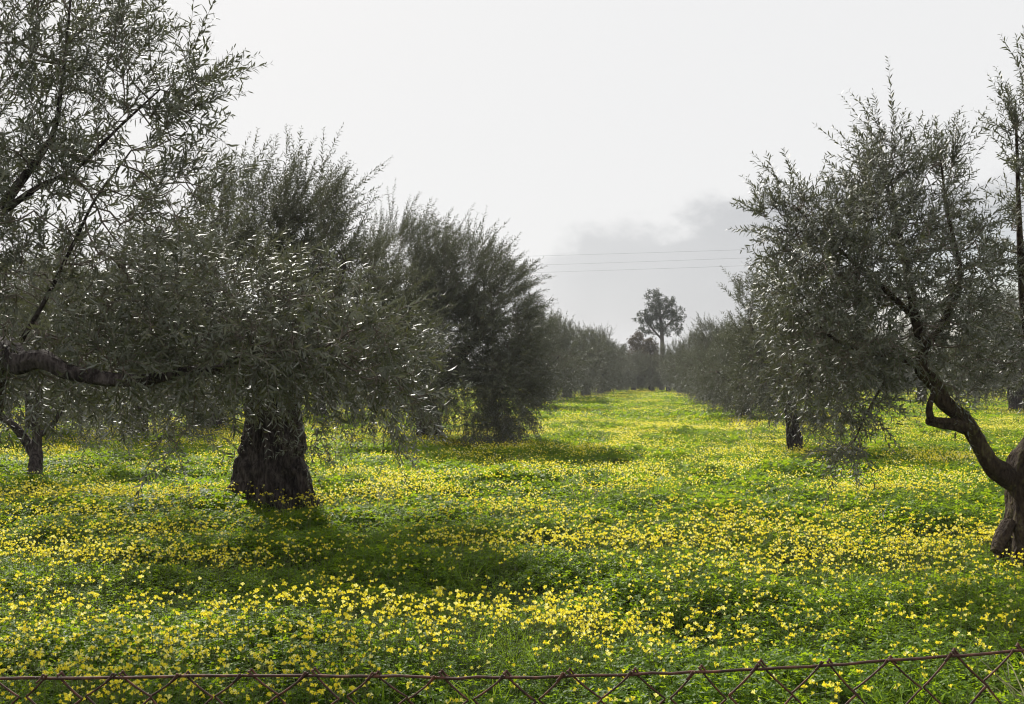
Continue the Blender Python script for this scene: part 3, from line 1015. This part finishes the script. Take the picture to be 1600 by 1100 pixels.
def far_belt():
    g = Geo()
    L = []
    for i in range(330):
        Y = rng.uniform(112, 155)
        x = rng.uniform(-105, 125)
        h = rng.uniform(3.4, 5.4)
        w = rng.uniform(2.2, 3.6)
        z0 = float(ground_h(x, Y))
        for k in range(7):
            L.append((np.array([x + rng.normal() * w * .4, Y + rng.normal() * 1.2, z0 + h * rng.uniform(.12, .78)]), (w * .45, 1.4, h * .2), 45))
    far_crown(g, L, .42, .42)
    o = g.build('distant_grove', [M_OLIVE])
    tag(o, 'far end of the olive grove closing the view as one dark mass', None, None, 'stuff')


far_belt()


# ------------------------------------------------------------------ undergrowth
def scatter(name, pts, rot, scl, sources, label):
    """one countless-stuff object: leafy clumps placed on points by geometry nodes"""
    me = bpy.data.meshes.new(name)
    n = len(pts)
    me.vertices.add(n)
    me.vertices.foreach_set('co', np.asarray(pts, np.float32).ravel())
    a = me.attributes.new('rot', 'FLOAT_VECTOR', 'POINT')
    a.data.foreach_set('vector', np.asarray(rot, np.float32).ravel())
    a = me.attributes.new('scl', 'FLOAT', 'POINT')
    a.data.foreach_set('value', np.asarray(scl, np.float32))
    a = me.attributes.new('idx', 'INT', 'POINT')
    a.data.foreach_set('value', rng.integers(0, len(sources), n).astype(np.int32))
    o = bpy.data.objects.new(name, me)
    COL.objects.link(o)
    ng = bpy.data.node_groups.new(name, 'GeometryNodeTree')
    ng.interface.new_socket('Geometry', in_out='INPUT', socket_type='NodeSocketGeometry')
    ng.interface.new_socket('Geometry', in_out='OUTPUT', socket_type='NodeSocketGeometry')
    N, L = ng.nodes.new, ng.links.new
    gi, go = N('NodeGroupInput'), N('NodeGroupOutput')
    iop = N('GeometryNodeInstanceOnPoints')
    join = N('GeometryNodeJoinGeometry')
    for s in sources:
        oi = N('GeometryNodeObjectInfo')
        oi.inputs['Object'].default_value = s
        oi.inputs['As Instance'].default_value = False
        ti = N('GeometryNodeGeometryToInstance')
        L(oi.outputs['Geometry'], ti.inputs[0])
        L(ti.outputs[0], join.inputs[0])

    def attr(nm, typ):
        x = N('GeometryNodeInputNamedAttribute')
        x.data_type = typ
        x.inputs['Name'].default_value = nm
        return x.outputs[0]

    e2r = N('FunctionNodeEulerToRotation')
    L(attr('rot', 'FLOAT_VECTOR'), e2r.inputs[0])
    L(gi.outputs[0], iop.inputs['Points'])
    L(join.outputs[0], iop.inputs['Instance'])
    iop.inputs['Pick Instance'].default_value = True
    L(attr('idx', 'INT'), iop.inputs['Instance Index'])
    L(e2r.outputs[0], iop.inputs['Rotation'])
    L(attr('scl', 'FLOAT'), iop.inputs['Scale'])
    L(iop.outputs[0], go.inputs[0])
    md = o.modifiers.new('scatter', 'NODES')
    md.node_group = ng
    tag(o, label, None, None, 'stuff')
    return o


def source(name, g, mats):
    return bpy.data.objects.new(name, g.mesh(name, mats))      # only a mould for the scatter, not linked to the scene


def trefoils(g, pos, size, tilt, detailed):
    """clover-like leaves: three notched leaflets folded along the midrib"""
    n = len(pos)
    up = norm(np.array([0, 0, 1.0]) + rng.normal(size=(n, 3)) * tilt)
    a0 = rng.random(n) * 6.28
    ref = norm(np.cross(up, np.array([[1.0, .2, 0]])))
    bit = np.cross(up, ref)
    rnd = rng.random(n)
    for k in range(3):
        a = a0 + k * 2.094
        d = ref * np.cos(a)[:, None] + bit * np.sin(a)[:, None]
        d = norm(d - up * rng.uniform(-.1, .45, (n, 1)))
        s = np.cross(up, d)
        z = size[:, None]
        w = up * .12
        if detailed:
            V = np.stack([pos, pos + z * (d * .55 + s * .42 + w), pos + z * (d * .98 + s * .34 + w * .8), pos + z * d * .80, pos + z * (d * .98 - s * .34 + w * .8),
                          pos + z * (d * .55 - s * .42 + w)], 1).reshape(-1, 3)
            o = (np.arange(n) * 6)[:, None]
            g.add(V, np.vstack([o + np.array([[0, 1, 2, 3]]), o + np.array([[0, 3, 4, 5]])]), 0, np.repeat(rnd, 6))
        else:
            V = np.stack([pos, pos + z * (d * .75 + s * .5 + w), pos + z * d, pos + z * (d * .75 - s * .5 + w)], 1).reshape(-1, 3)
            g.add(V, (np.arange(n) * 4)[:, None] + np.array([[0, 1, 2, 3]]), 0, np.repeat(rnd, 4))


def disc(n, R):
    a, r = rng.random(n) * 6.28, R * np.sqrt(rng.random(n))
    return np.stack([r * np.cos(a), r * np.sin(a), np.zeros(n)], -1), r


def sorrel_clump(R, n, size, hgt, detailed):
    g = Geo()
    p, r = disc(n, R)
    p[:, 2] = hgt * (1 - .55 * (r / R) ** 2) * rng.uniform(.45, 1.12, n)
    trefoils(g, p, rng.uniform(.75, 1.25, n) * size, .32, detailed)
    if detailed:
        k = rng.choice(n, n // 3, replace=False)
        q = p[k] * np.array([.6, .6, 0])
        prisms(g, q, p[k], np.full(len(k), .0012), np.full(len(k), .0009), 3, 1)
    return g


def blossom_geo(g, pos, axis, size, mat=0, detailed=True, rnd=.5, cup=1.0):
    """five-petalled trumpet opening along axis"""
    axis = axis / np.linalg.norm(axis)
    ref = np.array([1.0, 0, 0]) if abs(axis[2]) > .8 else np.array([0, 0, 1.0])
    e1 = np.cross(axis, ref)
    e1 /= np.linalg.norm(e1)
    e2 = np.cross(axis, e1)
    a5 = np.arange(5) * 1.2566 + rng.random() * 6

    def ring(a, r, z):
        return pos + size * (r * (np.cos(a)[:, None] * e1 + np.sin(a)[:, None] * e2) + z * axis)
    if detailed:
        a10 = np.repeat(a5, 2) + np.tile([-.50, .50], 5)
        r0 = ring(a5, .10, -.35)
        r1 = ring(a10, .48 * cup, .45)
        r2 = ring(a10, .98 * cup, .86)
        tp = ring(a5, 1.12 * cup, .98)
        V = np.vstack([r0, r1, r2, tp])
        q4, q3 = [], []
        for i in range(5):
            l, r_ = 5 + 2 * i, 5 + 2 * i + 1
            l2, r2_ = 15 + 2 * i, 15 + 2 * i + 1
            q3 += [(i, r_, l), (l2, r2_, 25 + i)]
            q4 += [(l, r_, r2_, l2)]
            nx = 5 + 2 * ((i + 1) % 5)
            q4 += [(i, (i + 1) % 5, nx, r_)]
        g.add(V, np.array(q3), mat, rnd)
        g.f.append(np.array(q4, np.int32) + g.n - len(V))
        g.m.append(np.full(len(q4), mat, np.int32))
        g.s.append(np.zeros(len(q4), bool))
    else:
        V = np.vstack([pos - axis * size * .2, ring(a5, .95 * cup, .8)])
        g.add(V, np.array([(0, 1 + i, 1 + (i + 1) % 5) for i in range(5)]), mat, rnd)


SUNV = np.array(SUN_DIR)


def head_axis():
    a = np.array([SUNV[0] * .5, SUNV[1] * .35, .55]) + rng.normal(size=3) * .62
    a[2] = max(a[2], -.15)
    return a / np.linalg.norm(a)


def flower_plan():
    """stalk of one sorrel flower head and where its blossoms sit"""
    h = rng.uniform(.21, .31)
    lean = rng.normal(size=2) * .05
    top = np.array([lean[0], lean[1], h])
    mid = np.array([lean[0] * .3, lean[1] * .3, h * .55])
    heads = []
    for k in range(rng.integers(1, 5)):
        d = norm(np.array([*rng.normal(size=2), 1.3]))
        ax = head_axis()
        heads.append((top + d * rng.uniform(.015, .04), ax, rng.uniform(.0092, .0128), rng.random(), rng.uniform(.5, .95)))
    return h, top, mid, heads


def stalk_geo(g, plan, mat):
    h, top, mid, heads = plan
    A = [np.zeros(3), mid] + [top] * len(heads)
    B = [mid, top] + [q[0] - q[1] * q[2] * .35 for q in heads]
    n = len(A)
    prisms(g, np.array(A), np.array(B), np.array([.0016, .0014] + [.001] * (n - 2)), np.array([.0014, .0011] + [.0011] * (n - 2)), 3, mat)


PLANS = [flower_plan() for _ in range(14)]
STALK_MESH, HEADS = [], []
flower_src = []
for pl in PLANS:
    g = Geo()
    stalk_geo(g, pl, 0)
    STALK_MESH.append(g.mesh('stalk', [M_STALK]))
    hs = []
    for p_, ax, sz, rd, cup in pl[3]:
        g2 = Geo()
        blossom_geo(g2, np.zeros(3), ax, sz, 0, True, rd, cup)
        hs.append((p_, g2.mesh('blossom', [M_PETAL])))
    HEADS.append(hs)
    g = Geo()
    stalk_geo(g, pl, 1)
    for p_, ax, sz, rd, cup in pl[3]:
        blossom_geo(g, p_, ax, sz, 0, True, rd, cup)
    flower_src.append(source('flower_mould', g, [M_PETAL, M_STALK]))

clump_near = [source('clump_mould', sorrel_clump(.13, 46, .019, .17, True), [M_SORREL, M_STALK]) for _ in range(8)]
clump_mid = [source('clump_mould_b', sorrel_clump(.30, 110, .034, .18, False), [M_SORREL, M_STALK]) for _ in range(6)]
clump_far = [source('clump_mould_c', sorrel_clump(.95, 190, .085, .20, False), [M_SORREL, M_STALK]) for _ in range(5)]


def far_flower_patch(n, R, size):
    g = Geo()
    p, r = disc(n, R)
    for q in p:
        q = q + np.array([0, 0, rng.uniform(.17, .27)])
        blossom_geo(g, q, head_axis(), size * rng.uniform(.7, 1.25), 0, False, rng.random())
    return g


patch_mid = [source('flower_patch_mould', far_flower_patch(13, .18, .0122), [M_PETAL]) for _ in range(10)]
patch_far = [source('flower_patch_mould_b', far_flower_patch(52, .75, .019), [M_PETAL]) for _ in range(8)]


def wedge(y0, y1, dens, margin=1.6, slope=.56):
    """random ground points of the viewed wedge between two distances"""
    ymax = slope * y1 + margin
    n = int(dens * (y1 - y0) * 2 * ymax)
    y = rng.uniform(y0, y1, n)
    x = rng.uniform(-ymax, ymax, n)
    k = np.abs(x) < slope * y + margin
    x, y = x[k], y[k]
    return x, y


def put(x, y, tilt=.12, s=(.8, 1.25), sink=0.0):
    n = len(x)
    pts = np.stack([x, y, ground_h(x, y) - sink], -1)
    rot = np.stack([rng.normal(size=n) * tilt, rng.normal(size=n) * tilt, rng.random(n) * 6.28], -1)
    return pts, rot, rng.uniform(*s, n)


def ridge_scale(x, y):
    """lush mounds and thin hollows in the sorrel carpet"""
    return .42 + 1.15 * fbm(x / .9, y / .6, 41, 3)


x, y = wedge(2.2, 12, 85)
pt, ro, sc_ = put(x, y)
scatter('sorrel_leaves', pt, ro, sc_ * ridge_scale(x, y), clump_near, 'carpet of clover-like sorrel leaves over the near field')
x, y = wedge(11, 36, 17, 3)
pt, ro, sc_ = put(x, y)
scatter('sorrel_leaves', pt, ro, sc_ * ridge_scale(x, y), clump_mid, 'green sorrel carpet in the middle of the aisle')
x, y = wedge(34, 135, 1.5, 6)
pt, ro, sc_ = put(x, y, .05)
scatter('sorrel_leaves', pt, ro, sc_, clump_far, 'green sorrel carpet far down the aisle')


def blob(x, y, cx, cyy, rx, ry):
    return np.exp(-((x - cx) / rx) ** 2 - ((y - cyy) / ry) ** 2)


def flower_density(x, y):
    d = .22 + 1.6 * np.clip((fbm(x / 1.5, y / 1.1, 71, 4) - .43) * 3.2, 0, 1) * (.55 + .45 * np.clip((y - 3) / 12, 0, 1))
    d = d + 2.0 * blob(x, y, -1.8, 5.5, 1.7, .75) + .9 * blob(x, y, 2.6, 9.6, 1.7, 1.5) + .6 * blob(x, y, -5, 11, 2, 3) + .5 * blob(x, y, .8, 6.2, .6, .4)
    d = d + 1.0 * blob(x, y, 2.8, 9.4, 1.9, 1.3) + 1.3 * blob(x, y, -.2, 6.0, .9, .4) + 1.2 * blob(x, y, 1.5, 6.6, .7, .5) + 1.3 * blob(x, y, .3, 5.6, .5, .3)
    d = d * (.45 + 1.1 * np.clip((fbm(x / .38, y / .30, 77, 2) - .25) * 2, 0, 1))
    d = d * (1 - .3 * blob(x, y, -.9, 9.0, 2.0, 1.5)) * (1 - .75 * blob(x, y, 2.6, 12.6, 1.4, 1.2)) * (1 - .7 * blob(x, y, 2.0, 4.9, 1.0, .75)) * (1 - .5 * blob(x, y, .3, 4.7, .7, .3))
    return np.clip(d, 0.04, 3.6)


def thin(x, y, top):
    k = rng.random(len(x)) < flower_density(x, y) / top
    return x[k], y[k]


x, y = wedge(3.0, 13, 396)
x, y = thin(x, y, 3.6)
d_ = np.hypot(x, y)
px_ = 800 + 1600 * x / y
py_ = 588 + 1600 * (CAM_H - ground_h(x, y) - .25) / y
inframe = (px_ > 4) & (px_ < 1596) & (py_ < 1098)
cand = np.where(inframe)[0]
cand = cand[np.argsort(d_[cand])][:300]
rest = np.ones(len(x), bool)
rest[cand] = False
# the three hundred nearest flowers, one object each
GF = 'yellow sorrel flowers nearest the fence'
LF = 'yellow wood sorrel flower on a thin stalk, in the nearest flowers beyond the wire fence'
for i in cand:
    v = int(rng.integers(len(PLANS)))
    o = bpy.data.objects.new('sorrel_flower', STALK_MESH[v])
    COL.objects.link(o)
    o.location = (x[i], y[i], float(ground_h(x[i], y[i])))
    o.rotation_euler = (rng.normal() * .06, rng.normal() * .06, rng.normal() * .5)
    o.scale = (1, 1, 1)
    tag(o, LF, 'flower', GF)
    for p_, me in HEADS[v]:
        c = bpy.data.objects.new('blossom', me)
        COL.objects.link(c)
        c.parent = o
        c.location = p_


def put_flower(x, y, s):
    n = len(x)
    pts = np.stack([x, y, ground_h(x, y)], -1)
    rot = np.stack([rng.normal(size=n) * .06, rng.normal(size=n) * .06, rng.normal(size=n) * .6], -1)
    return pts, rot, rng.uniform(*s, n)


pt, ro, sc_ = put_flower(x[rest], y[rest], (.85, 1.15))
scatter('sorrel_flowers', pt, ro, sc_, flower_src, 'countless yellow sorrel flowers over the near field')
x, y = wedge(12.5, 36, 36, 3)
x, y = thin(x, y, 2.0)
pt, ro, sc_ = put_flower(x, y, (.85, 1.2))
scatter('sorrel_flowers', pt, ro, sc_, patch_mid, 'yellow flowers scattered over the middle of the aisle')
x, y = wedge(34, 128, 1.5, 6)
x, y = thin(x, y, 1.9)
pt, ro, sc_ = put_flower(x, y, (.8, 1.25))
scatter('sorrel_flowers', pt, ro, sc_, patch_far, 'yellow haze of flowers far down the aisle')


# grass: tufts of long blades
def tuft(n, h, w, spread):
    g = Geo()
    p, r = disc(n, spread)
    a = rng.random(n) * 6.28
    lean = rng.uniform(.1, .75, n)
    d = norm(np.stack([np.cos(a) * lean, np.sin(a) * lean, np.ones(n)], -1))
    H = h * rng.uniform(.55, 1.15, n)[:, None]
    bendv = np.stack([np.cos(a), np.sin(a), -.6 * np.ones(n)], -1) * rng.uniform(.05, .4, n)[:, None]
    side = norm(np.cross(d, np.array([[.3, .9, .2]]))) * w
    b0, m1, m2 = p, p + d * H * .4 + bendv * H * .1, p + d * H * .75 + bendv * H * .45
    tp = p + d * H + bendv * H
    V = np.stack([b0 - side, b0 + side, m1 + side, m1 - side, m2 + side * .7, m2 - side * .7, tp], 1).reshape(-1, 3)
    o = (np.arange(n) * 7)[:, None]
    g.add(V, np.vstack([o + np.array([[0, 1, 2, 3]]), o + np.array([[3, 2, 4, 5]])]), 0, np.repeat(rng.random(n), 7))
    g.f.append((o + np.array([[5, 4, 6]])).astype(np.int32) + g.n - len(V))
    g.m.append(np.zeros(n, np.int32))
    g.s.append(np.zeros(n, bool))
    return g


tufts = [source('tuft_mould', tuft(9, .34, .0028, .05), [M_GRASS]) for _ in range(8)]
x, y = wedge(2.5, 14, 14)
k = rng.random(len(x)) < np.clip((fbm(x / 2.2, y / 1.6, 91, 3) - .42) * 5, .08, 1) * .8
pt, ro, sc_ = put(x[k], y[k], .1, (.6, 1.15))
scatter('grass', pt, ro, sc_, tufts, 'thin grass blades standing among the sorrel')
tufts_b = [source('tuft_mould_b', tuft(26, .42, .0055, .22), [M_GRASS]) for _ in range(5)]
x, y = wedge(12, 60, 1.6, 3)
k = rng.random(len(x)) < np.clip((fbm(x / 4, y / 3, 95, 3) - .40) * 4, .1, 1) + blob(x, y, -2.2, 17, 2.0, 3) + .9 * blob(x, y, 3.2, 52, 3, 8)
pt, ro, sc_ = put(x[k], y[k], .1, (.6, 1.2))
scatter('grass', pt, ro, sc_, tufts_b, 'taller grass in the middle of the aisle')


M_DRY = leaf_material('dry_grass', [(0.0, (.16, .15, .08)), (1.0, (.30, .28, .18))], trans=0.4, rough=0.6)


def dry_tufts():
    src = []
    for _ in range(5):
        g = tuft(16, .44, .0028, .14)
        src.append(source('dry_mould', g, [M_DRY]))
    x, y = wedge(5, 80, .9, 2)
    k = rng.random(len(x)) < np.clip((fbm(x / 3, y / 3, 131, 3) - .5) * 4, .03, 1) + blob(x, y, 7, 47, 4, 8)
    pt, ro, sc_ = put(x[k], y[k], .12, (.6, 1.2))
    scatter('dry_grass', pt, ro, sc_, src, 'pale dry grass stalks among the green')


dry_tufts()


# ------------------------------------------------------------------ wire fence
def build_fence():
    Yf = 1.13
    root = empty('wire_fence', (0, Yf, 0))
    tag(root, 'rusty chain link fence with a sagging top wire across the bottom of the view', 'fence')
    px = np.array([-2600, -1200, -300, 0, 200, 430, 600, 760, 900, 1050, 1200, 1330, 1460, 1600, 1900, 2800, 4000])
    py = np.array([1000, 1035, 1055, 1057, 1055, 1051, 1054, 1057, 1053, 1049, 1041, 1034, 1024, 1012, 990, 960, 930])
    X = (px - 800) / 1600 * Yf
    Z = CAM_H - (py - 588) / 1600 * Yf

    def top_z(x):
        return np.interp(x, X, Z)
    xs = np.linspace(X[0], X[-1], 220)
    zs = np.convolve(np.pad(top_z(xs), 3, 'edge'), np.ones(7) / 7, 'valid')
    pts = np.stack([xs, rng.normal(size=220) * .0006, zs + rng.normal(size=220) * .0004], -1)
    g = Geo()
    tube(g, pts, np.full(220, .00165), 7, .01, .12, 2, 0)
    g.build('top_wire', [M_RUST], root)
    w = .0352
    k0 = int(-1.5 / w)
    off = (238 - 800) / 1600 * Yf
    i0 = int(round(-off / w))
    for k in range(-44, 45):
        x0 = off + (k + i0 - 0) * w
        xm = x0 + w / 2
        hh = np.interp(xm, [-.5, .05, .35, .6], [.0245, .0285, .034, .037])
        zt = float(np.interp(xm, xs, zs)) + .0035
        n = int((zt - .02) / hh)
        even = (k % 2 == 0)
        p = []
        lean = rng.normal() * .004
        for j in range(n + 1):
            left = (j % 2 == 0) == even
            xx = x0 if left else x0 + w
            s = min(j / 2, 1)
            jx = rng.normal() * .0016
            jz = rng.normal() * .0012
            yy = (.0022 if left else -.0022)
            zz = zt - j * hh * (1 + .0) + jz
            over = .0010 if left else -.0010
            p.append((xx + jx + over * 1.5 + lean * s, yy, zz))
            # a short bend round the neighbour
        p = np.array(p)
        if even:
            # the cut end: hooked over the top wire
            p = np.vstack([p[0] + [.010, .004, -.006], p[0] + [.003, .003, .002], p])
        else:
            p = np.vstack([p[0] + [-.010, -.004, -.007], p[0] + [-.003, -.003, .0015], p])
        g = Geo()
        q = []
        for a, b_ in zip(p[:-1], p[1:]):
            for t in (0, .12, .5, .88):
                m = a + (b_ - a) * t
                m = m + np.array([0, 0, -.0012 * math.sin(t * math.pi)])
                q.append(m)
        q.append(p[-1])
        q = np.array(q)
        tube(g, q, np.full(len(q), .0012 if k % 7 else .0014), 5, .05, .1, k + 60, 0)
        g.build('mesh_wire', [M_RUST], root)
    for x in (X[1], X[-3] + .1):
        g = Geo()
        tube(g, np.array([[x, .02, -.3], [x, .02, .6], [x, .02, float(top_z(x)) + .06]]), [.024, .024, .024], 10, .1, .05, 3)
        g.build('post', [M_RUST], root)


build_fence()


# ------------------------------------------------------------------ power lines
def power_line(py0, py1, label, k):
    a, b_ = P(800, py0, 118), P(1160, py1, 100)
    d = (b_ - a)
    pts = []
    for t in np.linspace(-3.2, 2.6, 60):
        q = a + d * t
        q = q + np.array([0, 0, .10 * (t - .3) ** 2 - .0])
        pts.append(q)
    g = Geo()
    tube(g, np.array(pts), np.full(60, .007), 6, 2.0, 0, 1, 0)
    o = g.build('power_line', [M_CABLE])
    tag(o, label, 'cable', 'overhead cables over the far end of the grove')


power_line(401, 391, 'topmost of the three thin overhead cables before the grey cloud', 0)
power_line(415.5, 404, 'middle of the three thin overhead cables before the grey cloud', 1)
power_line(427, 416, 'lowest of the three thin overhead cables before the grey cloud', 2)


# ------------------------------------------------------------------ haze in the air
def build_haze():
    g = Geo()
    x0, x1, y0, y1, z0, z1 = -4100, 4100, -400, 5200, -1.6, 19.5
    V = [(x, y, z) for z in (z0, z1) for y in (y0, y1) for x in (x0, x1)]
    g.add(V, [(0, 2, 3, 1), (4, 5, 7, 6), (0, 1, 5, 4), (2, 6, 7, 3), (0, 4, 6, 2), (1, 3, 7, 5)])
    m, nt, out = new_mat('thin_haze')
    v = nt.nodes.new('ShaderNodeVolumePrincipled')
    v.inputs['Color'].default_value = (.93, .95, 1.0, 1)
    v.inputs['Density'].default_value = 0.0005
    nt.links.new(v.outputs[0], out.inputs['Volume'])
    o = g.build('haze', [m])
    tag(o, 'thin pale haze in the air over the field', None, None, 'stuff')


build_haze()
